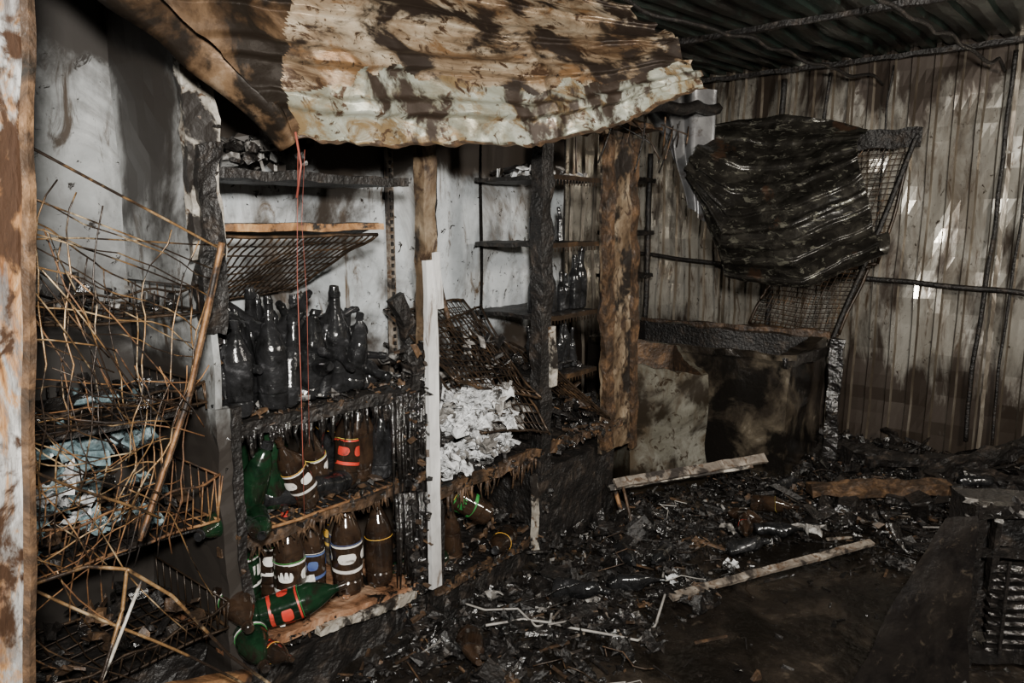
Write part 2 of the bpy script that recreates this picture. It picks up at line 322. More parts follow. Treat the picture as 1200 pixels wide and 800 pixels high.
drips(b,(XF,1.0,1.01),(XF,1.66,1.01),110,.02,.12,CHARG)
b.rbox((-2.08,1.33,.68),(.44,.70,.028),m=CHAR,seg=.025,amp=.01)
b.rbox((-1.865,1.3,.675),(.025,.68,.03),m=BROWN,seg=.02,amp=.012)
drips(b,(XF,1.0,.68),(XF,1.66,.68),110,.015,.07,BROWN,.006)
wiregrid(b,(-1.86,.98,.70),(-1.86,1.64,.69),(-2.28,1.64,.70),(-2.28,1.0,.71),20,6,.003,RUST,amp=.012,hf=.006)
b.rbox((-2.08,1.34,.315),(.46,.74,.03),(-.12,0,0),m=SHELFB,seg=.025,amp=.008)
b.rbox((-1.85,1.47,.278),(.03,.42,.035),(-.12,0,0),m=DIRTW,seg=.015,amp=.014,freq=14)
b.rbox((-2.1,1.34,.14),(.42,.7,.24),m=CHAR,seg=.05,amp=.03)
b.rbox((-1.88,1.80,1.62),(.05,.06,.9),m=RUSTP,seg=.03,amp=.01)
b.rbox((-1.90,1.83,1.0),(.05,.05,2.1),m=CHAR,seg=.03,amp=.014)
b.rbox((-1.89,1.73,.62),(.06,.07,1.1),m=CHAR,seg=.02,amp=.028)
flakes(b,(-1.87,1.70,.1),(-1.87,1.70,1.15),420,.05,.008,.026,[CHAR,CHARG,CHAR,BROWN,CHARG])
flakes(b,(-1.86,1.005,.2),(-1.86,1.005,2.0),90,.02,.006,.018,[CHAR,CHARG,BROWN])
for z in (1.03,.69,.33): flakes(b,(-1.87,1.0,z),(-1.87,1.68,z-.06*(z<.5)),150,.020,.006,.018,[CHAR,CHARG,BROWN])
drips(b,(-1.86,1.60,1.02),(-1.86,1.78,1.0),60,.1,.45,CHARG,.009)
drips(b,(-1.86,1.62,.66),(-1.86,1.78,.62),50,.1,.4,CHARG,.009)
for k in range(130):
    b.shard((-2.06+U(-.15,.16),U(1.02,1.36),1.76+U(0,.09)),U(.012,.045),random.choice([ASH,CHAR,ASH,CHARG,PANELB]),.7)
rubble(b,-2.25,-1.87,1.02,1.66,1.04,340,.008,.03,[CHAR,CHARG,ASH,CHAR,BROWN])
rubble(b,-2.25,-1.87,1.02,1.66,.70,240,.008,.03,[CHAR,CHARG,BROWN])
rubble(b,-2.25,-1.86,1.02,1.66,.335,160,.005,.018,[CHAR,BROWN,SHELFB],.02)
b.build('shelving_unit')

b=MB(PALEW)
b.rbox((-1.835,1.775,.86),(.02,.05,1.22),(.0,0,0),m=PALEW,seg=.03,amp=.004)
b.rbox((-1.82,1.80,1.4),(.012,.025,.2),(.12,0,0),m=PALEW,seg=.03,amp=.006)
b.build('wooden_plank')

# ------------------------------------------------------------------ shelving unit B (y 1.83 - 2.46)
b=MB(CHAR)
b.rbox((-1.88,2.48,1.0),(.06,.075,2.05),m=CHAR,seg=.03,amp=.014)
b.rbox((-2.08,2.14,.60),(.44,.66,.03),(-.03,0,0),m=CHAR,seg=.025,amp=.014)
b.rbox((-1.865,2.14,.60),(.03,.66,.04),m=BROWN,seg=.02,amp=.018)
b.rbox((-2.08,2.14,.20),(.44,.66,.03),m=CHAR,seg=.025,amp=.01)
b.rbox((-1.865,2.12,.205),(.02,.62,.03),m=BROWN,seg=.02,amp=.010)
for z in (.6,.21): flakes(b,(-1.86,1.83,z),(-1.86,2.46,z),150,.022,.006,.02,[CHAR,CHARG,BROWN])
flakes(b,(-1.86,2.48,0),(-1.86,2.48,.6),90,.03,.006,.02,[CHAR,CHARG])
drips(b,(XF,1.85,.59),(XF,2.44,.59),60,.02,.11,BROWN,.007)
wiregrid(b,(-2.25,1.92,1.24),(-2.28,2.42,1.24),(-1.84,2.42,.86),(-1.84,1.88,1.02),17,15,.0028,DWIRE,amp=.035,holes=.06,hf=.01)
wiregrid(b,(-2.2,1.98,1.14),(-2.2,2.45,1.22),(-1.78,2.40,.70),(-1.80,2.02,.80),13,13,.0028,DWIRE,amp=.03,holes=.15,hf=.01)
b.rbox((-2.12,1.95,1.1),(.03,.06,.5),(.5,.2,0),m=CHAR,seg=.03,amp=.02)
b.wtube((-2.2,2.26,1.1),(-2.22,2.18,1.42),.012,BROWN,amp=.01)
b.wtube((-1.85,2.2,.62),(-2.1,2.42,1.0),.012,CHAR,amp=.03)
rubble(b,-2.28,-1.88,1.86,2.44,.62,360,.015,.05,[CHAR,CHARG,CHAR,ASH],.2)
rubble(b,-2.3,-2.0,1.9,2.44,.8,320,.015,.045,[CHAR,CHARG,CHAR,ASH],.32)
rubble(b,-2.25,-1.88,1.86,2.44,.22,220,.01,.04,[CHAR,CHARG,BROWN],.08)
b.rbox((-1.85,2.40,.33),(.015,.04,.36),(.05,0,0),m=DIRTW,seg=.03,amp=.01)
b.rbox((-1.845,2.52,1.02),(.015,.04,.26),(.05,0,0),m=DIRTW,seg=.03,amp=.01)
b.rbox((-2.1,2.14,.09),(.4,.6,.16),m=CHAR,seg=.05,amp=.03)
b.build('shelving_unit')
b=MB(WHITEASH,ASH)
for k in range(150):
    z=.66+abs(U(0,.28)); b.crumple((-1.91+U(-.17,.06),1.89+U(0,.44)*(1-(z-.66)*1.0),z),U(.02,.06),random.choice([WHITEASH,WHITEASH,WHITEASH,ASH]),9,1.1)
b.build('burnt_paper_heap')

# ------------------------------------------------------------------ shelving unit C (y 2.52 - 3.2)
b=MB(CHAR)
for z in (1.79,1.50,1.18,.90):
    b.rbox((-2.1,2.72,z),(.4,.4,.018),m=CHAR,seg=.03,amp=.008)
    b.rbox((-1.885,2.72,z),(.02,.4,.02),m=DWIRE,seg=.03,amp=.004)
    for k in range(16): b.tube([(-1.88,2.53+k*.024,z+.01),(-1.88,2.53+k*.024,z-.03)],.003,DWIRE,5)
b.rbox((-2.08,2.80,.60),(.44,.62,.03),m=CHAR,seg=.025,amp=.014)
b.rbox((-1.865,2.82,.60),(.03,.6,.045),m=BROWN,seg=.02,amp=.02)
b.rbox((-1.865,3.07,1.24),(.03,.26,1.55),(0.035,0,0),m=RUSTP,seg=.03,amp=.014)
b.rbox((-1.845,2.96,1.24),(.03,.07,1.5),(.03,0,0),m=BROWN,seg=.03,amp=.014)
b.rbox((-1.845,3.20,1.22),(.03,.05,1.56),(.04,0,0),m=BROWN,seg=.03,amp=.014)
b.rbox((-2.08,2.82,.26),(.38,.62,.46),m=CHAR,seg=.03,amp=.016)
rubble(b,-2.28,-1.86,2.55,3.05,.62,300,.012,.05,[CHAR,CHARG,CHAR,BROWN],.16)
rubble(b,-2.28,-1.92,2.55,2.9,.92,70,.02,.04,[CHAR,CHARG],.05)
rubble(b,-2.28,-1.90,2.55,2.9,1.80,50,.02,.04,[CHAR,ASH,WHITEASH],.04)
flakes(b,(-1.86,2.55,.6),(-1.86,3.1,.62),180,.03,.006,.024,[CHAR,CHARG,BROWN])
wiregrid(b,(-1.84,2.55,.98),(-2.2,2.6,1.05),(-2.05,2.9,.72),(-1.80,2.92,.66),10,10,.003,DWIRE,amp=.02,holes=.1)
b.build('shelving_unit')
b=MB(RUST)
b.wtube((-1.80,3.0,.28),(-1.74,3.02,.05),.012,RUST,amp=.02); b.wtube((-1.78,3.04,.3),(-1.66,2.98,.03),.008,BROWN,amp=.02)
b.build('bent_metal_strip')

# ------------------------------------------------------------------ wire basket rack (left)
def basket(b,x0,x1,y0,y1,z,h,m,lean=0.0):
    wiregrid(b,(x0,y0,z),(x0,y1,z),(x1,y1,z+.01),(x1,y0,z+.01),20,6,.0022,m,amp=.02,hf=.008)
    n=26; top=[]
    for k in range(n+1):
        y=y0+(y1-y0)*k/n; bow=.05*math.sin(math.pi*k/n); j=U(-.006,.006)
        b.tube([(x1+bow*.4,y,z+.01),(x1+bow+lean+j,y+j,z+h)],.0019,m,5); top.append((x1+bow+lean,y,z+h+.008*math.sin(k)))
    b.tube(top,.0035,m,6)
    b.tube([(x1,y1,z),(x1+lean,y1,z+h),(x0,y1,z+h),(x0,y1,z)],.003,m,5)
    for k in range(10):
        x=x0+(x1-x0)*k/9; b.tube([(x,y1,z),(x,y1,z+h)],.002,m,5)
b=MB(DWIRE,WIRE)
basket(b,-2.28,-1.86,.30,.95,1.36,.07,DWIRE)
basket(b,-2.28,-1.86,.30,.95,1.10,.07,DWIRE)
basket(b,-2.25,-1.84,.30,.95,.78,.14,RUST,.03)
basket(b,-2.25,-1.84,.30,.95,.45,.10,DWIRE,.03)
b.rbox((-2.05,.62,1.095),(.36,.6,.015),m=CHAR,seg=.04,amp=.01)
b.rbox((-2.05,.62,.77),(.36,.6,.012),m=CHAR,seg=.04,amp=.01)
for (z,n,ms) in ((1.38,40,[CHAR,CHARG,ASH]),(1.12,90,[CHAR,CHARG,BLUEP,CHARG]),(.80,90,[CHAR,CHARG,BROWN,BLUEP]),(.48,90,[CHAR,CHARG,BROWN])):
    for k in range(n): b.shard((-2.03+U(-.18,.17),U(.35,.92),z+U(0,.05)),U(.012,.04),random.choice(ms),.6)
b.rbox((-2.1,.6,.2),(.4,.66,.4),m=CHAR,seg=.05,amp=.03)
b.build('wire_basket_rack')
b=MB(BLUEP)
for k in range(22): b.crumple((-1.96+U(-.08,.06),.68+U(-.12,.14),1.0+U(-.18,.08)),U(.02,.055),random.choice([BLUEP,WHITEASH,BLUEP,CHARG]),9,1.0)
for k in range(12): b.crumple((-1.96+U(-.06,.08),.42+U(-.06,.12),.84+U(-.03,.08)),U(.015,.04),BLUEP,9,1.0)
b.build('melted_plastic_bags')

b=MB(WIRE,DWIRE,RUST)
wiregrid(b,(-1.52,.36,1.74),(-1.56,.85,1.55),(-1.60,.64,.92),(-1.50,.36,1.06),9,11,.0016,WIRE,amp=.07,rim=1.3,holes=.2,hf=.02)
wiregrid(b,(-1.60,.36,1.62),(-1.66,.84,1.44),(-1.68,.74,.95),(-1.58,.36,.90),9,8,.0015,WIRE,amp=.08,rim=1.3,holes=.2,hf=.02)
wiregrid(b,(-1.66,.40,1.40),(-1.74,.86,1.30),(-1.75,.8,.80),(-1.6,.36,.76),12,10,.0015,RUST,amp=.09,rim=1.3,holes=.3,hf=.02)
pts=[(-1.55,.855,1.555),(-1.58,.82,1.38),(-1.60,.775,1.2),(-1.60,.71,1.05),(-1.58,.64,.92)]
b.tube([poly(pts,i/20) for i in range(21)],.009,BROWN,6); b.tube([poly([(p[0]+.02,p[1]-.012,p[2]) for p in pts],i/20) for i in range(21)],.005,RUST,6)
b.wtube((-1.45,.30,1.82),(-1.56,.86,1.54),.003,WIRE,amp=.015)
b.wtube((-1.50,.32,1.70),(-1.60,.86,1.50),.0018,WIRE,amp=.03)
b.wtube((-1.52,.34,1.62),(-1.60,.80,1.46),.0018,WIRE,amp=.04)
b.wtube((-1.52,.34,1.56),(-1.62,.88,1.56),.0018,WIRE,amp=.03)
b.wtube((-1.5,.36,.98),(-1.5,.86,.46),.0032,WIRE,amp=.02)
b.wtube((-1.5,.36,1.22),(-1.56,.68,.94),.0032,WIRE,amp=.02)
def bend(q,r,m): b.tube([poly(q,i/30) for i in range(31)],r,m,6)
bend([(-1.5,.34,.93),(-1.5,.5,.93),(-1.49,.57,.90),(-1.48,.55,.82),(-1.46,.49,.70)],.004,WIRE)
bend([(-1.49,.57,.90),(-1.5,.66,.80),(-1.5,.78,.60),(-1.48,.92,.42)],.004,WIRE)
bend([(-1.46,.49,.70),(-1.47,.52,.74),(-1.50,.60,.86)],.0035,DIRTW)
for k in range(34):
    y=U(.34,.6); z=U(.85,1.65); b.wtube((-1.5+U(-.12,.05),y,z),(-1.58,y+U(.06,.26),z-U(.05,.38)),.0016,random.choice([WIRE,DWIRE,RUST]),amp=.06)
b.build('collapsed_wire_rack')
b=MB(RUST)
b.rbox((-1.62,.62,.52),(.04,.6,.035),(-.35,0,.1),m=RUST,seg=.03,amp=.006)
b.build('rusty_metal_bar')

PAINT=mat('peeling_painted_steel',[(.36,(.13,.055,.022)),(.46,(.31,.17,.075)),(.53,(.27,.265,.255)),(.7,(.48,.48,.47))],scale=6,stretch=(2,2,.8),rough=.45,bump=.4,soot=(.49,.57),soot_scale=8,soot_col=(.035,.018,.01),dist=1.4,spk=[(.5,.62,9,(2,2,.5),(.11,.10,.095)),(.58,.66,5,(1,1,.6),(.32,.155,.055))])
b=MB(PAINT)
wp=lambda p:p+V((0,.094*(p.z-1.3),0))
b.rbox((-1.22,.303,1.3),(.05,.075,2.6),(0,0,.55),m=PAINT,seg=.04,amp=.002,warp=wp)
b.rbox((-1.205,.344,1.3),(.012,.012,2.6),(0,0,.55),m=BROWN,seg=.04,amp=.004,warp=wp)
b.build('steel_door_post')

# ------------------------------------------------------------------ bottles
PET=[(0,0),(.03,0),(.044,.008),(.049,.022),(.0495,.05),(.046,.056),(.0495,.062),(.0495,.085),(.0505,.086),(.0505,.185),(.0495,.186),(.0495,.2),(.047,.215),(.038,.245),(.026,.272),(.0165,.29),(.0135,.298),(.0135,.305),(.018,.306),(.018,.309),(.0155,.31),(.0155,.33),(.013,.332),(0,.332)]
GLS=[(0,.0),(.026,0),(.031,.006),(.032,.02),(.032,.055),(.0325,.056),(.0325,.12),(.032,.121),(.032,.14),(.029,.158),(.02,.178),(.0145,.195),(.013,.235),(.015,.238),(.015,.246),(.013,.25),(.011,.262),(0,.262)]
def put(b,loc,body,label,cap,tilt=(0,0),s=1.0,prof=PET,warp=.0,label2=None):
    M=Matrix.Translation(V(loc))@Matrix.Rotation(tilt[1],4,'Z')@Matrix.Rotation(tilt[0],4,'X')@Matrix.Scale(s,4)
    if prof is PET:
        def mf(i):
            if i==9: return label
            if i>=18: return cap
            return body
    else:
        mf=lambda i: label if i==5 else body
    b.lathe(prof,M,20,mf,warp)
    if label2 and prof is PET:
        for (z0,z1) in ((.088,.100),(.176,.182)):
            b.lathe([(.0508,z0),(.0508,z1)],M,20,label2,warp)
        # printed blocks on the label (plain shapes)
        for a0 in (0,1.6,3.2,4.8):
            n=16; hw=.5+.12*math.sin(a0*3)
            top=[];bot=[]
            for k in range(n):
                a=a0-hw+2*hw*k/(n-1); w=.016*math.sqrt(max(0,1-((k/(n-1)-.5)*2)**4))+.001
                for (zz,lst) in ((.14+w,top),(.14-w,bot)):
                    q=M@V((.0512*math.cos(a),.0512*math.sin(a),zz))
                    if warp: q=q+noise.noise_vector(q*14)*warp
                    lst.append(q)
            b.add(top+bot,[(i,i+1,n+i+1,n+i) for i in range(n-1)],label2)
def bottle_obj(name,*a,**k):
    b=MB(); put(b,*a,**k); return b.build(name)
zb=lambda y:.335-.12*(y-1.34)+.012
B1=[( -1.92,1.58,BBR,LO,BBR,BBR),(-1.93,1.45,BBR,LB,LO,LW),(-2.04,1.52,BCL,LW,LW,LB),(-1.98,1.34,BBR,LW,BCL,LB),(-1.92,1.22,BBR,LG,LR,LW),(-2.07,1.40,BBR,LW,BBR,LR),(-2.08,1.25,BBR,LG,BBR,LW),(-2.16,1.58,BCL,LW,BBR,LO),(-2.18,1.36,BCL,LO,BBR,LW),(-2.04,1.13,BGR,LG,BGR,LW)]
for i,(x,y,bd,lb,cp,l2) in enumerate(B1):
    bottle_obj('soda_bottle',(x,y,zb(y)),bd,lb,cp,(U(-.05,.05),U(0,6)),s=(.98,1.04,.98,.92,1.02,.9,1.,.95,.9,1.)[i],label2=l2,warp=.003)
bottle_obj('soda_bottle',(-1.88,1.02,.43),BGR,LG,BBR,(1.35,2.6),s=.95,label2=LR,warp=.005)
bottle_obj('soda_bottle',(-1.98,1.06,.44),BGR,LG,BBR,(1.75,1.3),s=.95,label2=LW,warp=.005)
bottle_obj('soda_bottle',(-2.04,1.05,.54),BBR,LG,BBR,(1.75,1.3),s=.95,label2=LW,warp=.005)
bottle_obj('soda_bottle',(-1.84,1.03,.37),BBR,LO,BBR,(1.4,1.6),s=.6,label2=LR,warp=.005)
b=MB(LW); b.crumple((-1.86,1.14,.41),.03,LW,5,.4); b.crumple((-1.865,1.24,.47),.03,LW,5,.3); b.build('torn_label')
B2=[(-1.92,1.60,BBK,BBK,BBK,None,(.05,1)),(-1.96,1.54,BBR,BBK,LO,None,(.1,1)),(-1.94,1.46,BBR,LY,LO,LR,(-.2,.4)),(-1.96,1.37,BBR,LY,BBR,LW,(.3,.6)),(-1.90,1.29,BBR,LO,BBR,LW,(.5,.3)),(-1.96,1.2,BGR,BGR,BBK,None,(.12,1)),(-1.93,1.08,BGR,BGR,BBK,None,(.35,2.)),(-2.05,1.12,BGR,BGR,BBK,None,(-.1,1)),
 (-2.1,1.28,BGR,LG,BBK,None,(.1,2)),(-2.12,1.5,BBK,LO,BBK,None,(.2,2)),(-2.12,1.62,BCL,BCL,BBK,None,(-.2,2))]
for (x,y,bd,lb,cp,l2,t) in B2:
    bottle_obj('beer_bottle',(x,y,.715),bd,lb,cp,t,s=U(.80,.92),label2=l2,warp=.010)
b=MB(BBK)
for (x,y,t) in ((-1.9,1.1,(1.5,1.1)),(-1.92,1.45,(1.45,.2)),(-1.96,1.08,(1.5,.6)),(-1.9,1.3,(1.5,-.4))): put(b,(x,y,.745),BGR if y<1.2 else BBK,BBK,BBK,t,s=.7,warp=.012)
b.build('melted_bottles')
b=MB(BBK)
for i in range(34):
    r=i//9; x=-1.92-.1*r+U(-.03,.03); y=1.05+(i%9)*.062+U(-.02,.02)
    s=U(.8,1.12)
    if i%3==1: put(b,(x,y,1.045),BBK,BBK,BBK,(U(-.3,.3),U(0,6)),s=U(.65,.95),warp=.018)
    else: put(b,(x,y,1.045),BBK,BBK if R()<.8 else BBR,BBK,(U(-.3,.3),U(0,6)),s=s,prof=GLS,warp=.012)
for i in range(20): put(b,(-1.97+U(-.12,.05),1.06+U(0,.5),1.12+U(0,.16)),BBK,BBK,BBK,(U(.6,2.1),U(0,6)),s=U(.7,1.0),prof=GLS,warp=.012)
put(b,(-1.92,1.59,1.08),BBK,BBK,BBK,(1.5,-.5),s=.9,warp=.014)
for i in range(8): put(b,(-2.18+U(-.04,.04),1.08+i*.05,1.045),BBK,BBK,BBK,(U(-.1,.1),1),s=U(1.1,1.35),prof=GLS,warp=.006)
put(b,(-1.93,1.44,1.045),BBK,BBK,BBK,(0.03,1),s=1.35,prof=GLS,warp=.006)
put(b,(-1.90,1.07,1.045),BBK,BBK,BBK,(0.03,1),s=.85,warp=.006); put(b,(-1.90,1.18,1.045),BBK,BBK,BBK,(-0.05,1),s=.9,warp=.006)
b.build('burnt_bottles')
b=MB(BBK)
for i in range(7): put(b,(-1.95+U(-.05,.02),2.56+i*.055,1.195),BBK,BBK,BBK,(U(-.1,.1),U(0,6)),s=U(.6,1.0) if i<6 else 1.1,prof=GLS,warp=.006)
for i in range(5): put(b,(-1.97,2.57+i*.07,.915),BBK,BBK,BBK,(U(-.3,.3),U(0,6)),s=U(.7,1.0),prof=GLS,warp=.008)
for i in range(4): put(b,(-2.02,2.60+i*.07,1.51),BBK,BBK,BBK,(U(-.2,.2),U(0,6)),s=U(.5,.7),prof=GLS,warp=.008)
b.build('burnt_bottles')
b=MB(BGR)
put(b,(-1.92,1.92,.28),BGR,LG,BBK,(1.5,-.3),s=.85,warp=.006,label2=LY)
put(b,(-1.88,2.14,.40),BBR,LY,LG,(1.0,-.7),s=1.0,warp=.006,label2=LG)
put(b,(-1.90,2.28,.27),BBR,LO,BBK,(1.4,.5),s=.85,warp=.006)
put(b,(-1.96,2.0,.23),BBR,BBR,BBK,(.2,.5),s=.8,warp=.006)
put(b,(-2.0,1.9,.23),BGR,BGR,BBK,(.1,.5),s=.8,warp=.006)
b.build('fallen_bottles')

# ------------------------------------------------------------------ collapsed roof sheet
top=[(-1.62,.46,2.28),(-1.72,1.1,2.42),(-1.80,1.8,2.48),(-1.76,2.35,2.49),(-1.60,2.62,2.45)]
bot=[(-1.60,1.09,1.79),(-1.57,1.45,1.81),(-1.55,1.98,1.86),(-1.42,2.42,1.975),(-1.30,2.78,2.12)]
def sheet(u,v):
    p=poly(top,u).lerp(poly(bot,u),v)
    rib=max(-1,min(1,5*(math.sin(v*5.0*2*math.pi+.6)-.45)))
    edge=(.005*math.sin(u*23+nz(u*5,0)*6)+.010*nz(u*40,2.2))*v**6
    fl=.4+.6*min(1,u*5)
    cr=.02*abs(nz(u*7,v*1.2,4))+.022*max(0,1-abs(u-.56-.02*nz(v*5,2))*34)
    p=p+V((.06*math.sin(math.pi*v)+.011*rib*fl+cr,0,edge))
    p=p+noise.noise_vector(p*2.2)*.026+noise.noise_vector(p*9)*.006+noise.noise_vector(p*25)*.0025
    if u>.93: p=p+V((0,0,.08*(u-.93)/.07*nz(v*9,3)))
    return p
def sm(u,v):
    if u<.24*(1-v)+.015+.02*nz(v*12,.3): return SHEETR
    if v>.72+.12*nz(u*5,1.3)+.05*nz(u*25,7) and u>.02 and v<.985+.02*nz(u*30,3): return SHEETP
    if v>=.97+.02*nz(u*30,3): return BROWN
    return SHEET
b=MB(SHEET,SHEETP,SHEETR); b.grid(sheet,240,120,sm)
b.build('collapsed_roof_sheet')
b=MB(SHEETR)
fl=[(-1.66,.40,2.22),(-1.66,.75,2.02),(-1.63,1.09,1.775)]
fu=[(-1.60,.62,2.3),(-1.57,.92,2.08),(-1.585,1.10,1.80)]
b.grid(lambda u,v:(lambda p:p+noise.noise_vector(p*6)*.03+V((.03*math.sin(v*3.14),0,0)))(poly(fl,u).lerp(poly(fu,u),v)),40,10,SHEETR)
b.build('folded_roof_flashing',.003)
b=MB(RED)
b.tube([(-1.6,1.10,1.78),(-1.61,1.095,1.6),(-1.63,1.10,1.45),(-1.62,1.09,1.2),(-1.65,1.1,.8)],.0010,RED,5)
b.tube([(-1.6,1.12,1.78),(-1.62,1.115,1.6),(-1.62,1.12,1.4),(-1.64,1.12,1.0)],.0006,RED,5)
b.tube([(-1.6,1.095,1.82),(-1.59,1.10,1.74),(-1.60,1.09,1.66)],.003,RED,6)
b.build('hanging_cord')

# ------------------------------------------------------------------ dark curled sheet at the back
T=[(-1.80,4.05,2.15),(-1.50,4.1,2.19),(-1.22,4.1,2.16),(-1.02,4.05,2.08)]
Bm=[(-1.76,3.9,1.68),(-1.58,3.82,1.30),(-1.22,3.85,1.28),(-.86,3.95,1.46)]
def curl(u,v):
    vv=min(1,v/.86); w=max(0,(v-.86)/.14)
    p=poly(T,u).lerp(poly(Bm,u),vv)
    rib=max(-1,min(1,4.0*(math.sin(vv*8*2*math.pi+u*4)-.4)))*(1-w)
    p=p+V((0,-.34*math.sin(math.pi*min(1,vv*.93))-.011*rib,-.08*math.sin(math.pi*vv)*(math.sin(math.pi*u))))
    a=w*2.6
    p=p+V((0,.07*math.sin(a)*1.2-.0*w,.07*(1-math.cos(a))*.9-.03*math.sin(a)))
    return p+noise.noise_vector(p*2.6)*.045+noise.noise_vector(p*7)*.012+noise.noise_vector(p*22)*.003
b=MB(CURL,CURLG); b.grid(curl,90,140,CURL)
T2=[(-2.20,3.84,2.28),(-1.95,3.80,2.33),(-1.75,3.86,2.30)]
B2_=[(-1.86,3.84,1.84),(-1.80,3.76,1.68),(-1.70,3.80,1.58)]
b.grid(lambda u,v:(lambda p:p+V((0,-.07*math.sin(3.14*u)-.03*math.sin(u*18),0))+noise.noise_vector(p*4)*.03)(poly(T2,u).lerp(poly(B2_,u),v)),50,30,CURLG)
b.build('curled_roof_sheet')
b=MB(CHAR,BROWN)
b.wtube((-1.72,2.5,2.05),(-1.75,3.9,2.22),.03,CHAR,amp=.05); b.wtube((-1.9,2.6,2.02),(-2.2,3.8,2.15),.025,BROWN,amp=.05)
b.wtube((-1.9,1.0,2.1),(-1.87,2.5,2.02),.03,CHAR,amp=.03)
b.rbox((-1.95,2.9,2.06),(.3,.9,.03),(0,0,0),m=BROWN,seg=.04,amp=.04)
for k in range(16):
    y=U(2.4,3.7); b.wtube((-1.8+U(-.1,.15),y,2.08),(-1.8+U(-.1,.2),y+U(-.1,.2),2.08-U(.05,.3)),.004,random.choice([CHAR,BROWN,DWIRE]),amp=.05)
b.build('charred_roof_batten')

# ------------------------------------------------------------------ back wall racks
b=MB(DWIRE,CHAR)
wiregrid(b,(-1.38,5.22,2.10),(-1.02,5.22,2.12),(-1.18,5.15,1.34),(-1.80,5.15,1.30),11,20,.004,DWIRE,amp=.03,rim=3)
wiregrid(b,(-1.80,5.1,1.30),(-1.22,5.1,1.32),(-1.34,5.02,.86),(-1.95,5.02,.88),18,14,.004,DWIRE,amp=.03,rim=3)
b.wtube((-1.0,5.2,2.18),(-1.4,5.0,.75),.018,CHAR,amp=.01)
b.rbox((-1.2,5.2,2.12),(.42,.03,.12),(0,.0,0),m=CHAR,seg=.03,amp=.015)
b.build('wire_grid_rack')
b=MB(CHAR)
for (x,y) in ((-2.98,4.7),(-2.72,4.9)):
    b.wtube((x,y,0),(x,y,2.1),.022,CHAR,amp=.01)
for z in (1.2,1.52,1.9): b.rbox((-2.85,4.8,z),(.34,.26,.03),m=CHAR,seg=.04,amp=.01)
b.build('metal_shelf_frame')

# ------------------------------------------------------------------ bin + chest freezer
b=MB(BIN,CHAR)
ang=math.atan2(.39,.28)
c0=V((-1.81,3.575,0)); ex=V((math.cos(ang),math.sin(ang),0)); ey=V((-math.sin(ang),math.cos(ang),0))
def openbox(b,c,ex,ey,w,d,h,m,mi,wall=.025,tops=(0,0,0,0),rough=.008,lean=0):
    cor=[c-ex*w/2,c+ex*w/2,c+ex*w/2+ey*d,c-ex*w/2+ey*d]
    for k in range(4):
        a=cor[k];e=cor[(k+1)%4]; inn=(c+ey*d/2); 
        h0=h+tops[k];h1=h+tops[(k+1)%4]
        def fn(u,v,off=0):
            p=a.lerp(e,u); p=p+(inn-p).normalized()*off; p=p+V((0,0,(h0+(h1-h0)*u+.02*nz(u*5,k*3.))*v)); p=p-ex*lean*v; return p+noise.noise_vector(p*5)*rough
        b.grid(lambda u,v:fn(u,v),20,16,m); b.grid(lambda u,v:fn(u,v,wall*1.4),20,16,mi)
        b.grid(lambda u,v:fn(u,1,wall*1.4*v),20,1,m)
    b.add([V(q)+V((0,0,.12)) for q in cor],[(0,1,2,3)],mi)
openbox(b,c0,ex,ey,.47,.40,.80,BIN,BROWN,tops=(.04,-.05,.06,.14),rough=.02,lean=.0)
b.build('scorched_metal_bin')
b=MB(CHEST,CHAR)
th=.12; ex=V((math.cos(th),math.sin(th),0)); ey=V((-math.sin(th)+.12,math.cos(th),0)).normalized()
openbox(b,V((-2.02,4.10,0)),ex,ey,1.3,.66,.84,CHEST,CHAR,wall=.06,tops=(0,-.02,.03,.05),rough=.02)
b.rbox((-1.98,4.10,.83),(1.3,.03,.035),(0,0,th),m=CHEST,seg=.04,amp=.012)
b.rbox((-1.36,4.45,.80),(.03,.6,.06),(0,0,-.1),m=CHARG,seg=.04,amp=.012)
b.rbox((-2.0,4.80,.88),(1.3,.04,.05),(0,0,th),m=BROWN,seg=.04,amp=.012)
b.rbox((-1.27,4.72,.45),(.08,.08,.88),(0,0,.2),m=CHARG,seg=.03,amp=.02)
for k in range(70): b.shard((U(-2.6,-1.5),U(4.25,4.6),.4+U(0,.2)),U(.04,.1),random.choice([CHAR,BROWN]),.7)
b.build('chest_freezer')

# ------------------------------------------------------------------ right foreground refrigeration crate
b=MB(CHAR,CHARG)
o=V((-.30,2.9,0)); ex=V((.82,.57,0)).normalized(); ey=V((-.57,.82,0))
rz=math.atan2(ex.y,ex.x)
def ob(u,w,z,su,sw,sz,m,amp=.008): b.rbox(o+ex*u+ey*w+V((0,0,z)),(su,sw,sz),(0,0,rz),m=m,seg=.03,amp=amp)
ob(.03,0,.31,.04,.04,.62,CHARG); ob(.67,0,.31,.04,.04,.62,CHARG); ob(.35,0,.60,.66,.045,.045,CHARG); ob(.35,0,.05,.66,.04,.05,CHARG)
ob(.35,.16,.33,.62,.02,.56,CHAR); ob(.03,.08,.31,.02,.16,.6,CHAR); ob(.67,.08,.31,.02,.16,.6,CHAR); ob(.35,.08,.61,.66,.17,.015,CHAR)
ob(.35,.0,.44,.62,.02,.03,CHARG); ob(.10,0,.44,.02,.03,.28,CHARG); ob(.2,.05,.50,.16,.02,.12,CHAR,.02)
for k in range(10): b.rbox(o+ex*.38+V((0,0,.08+k*.034)),(.56,.04,.007),(.5,0,rz),m=CHARG,seg=.04,amp=.006)
for k in range(5): b.box(o+ex*(.14+k*.12)-ey*.025+V((0,0,.24)),(.010,.01,.36),(0,0,rz),CHARG)
flakes(b,o+V((0,0,.6)),o+ex*.66+V((0,0,.6)),120,.03,.008,.03,[CHAR,CHARG,ASH])
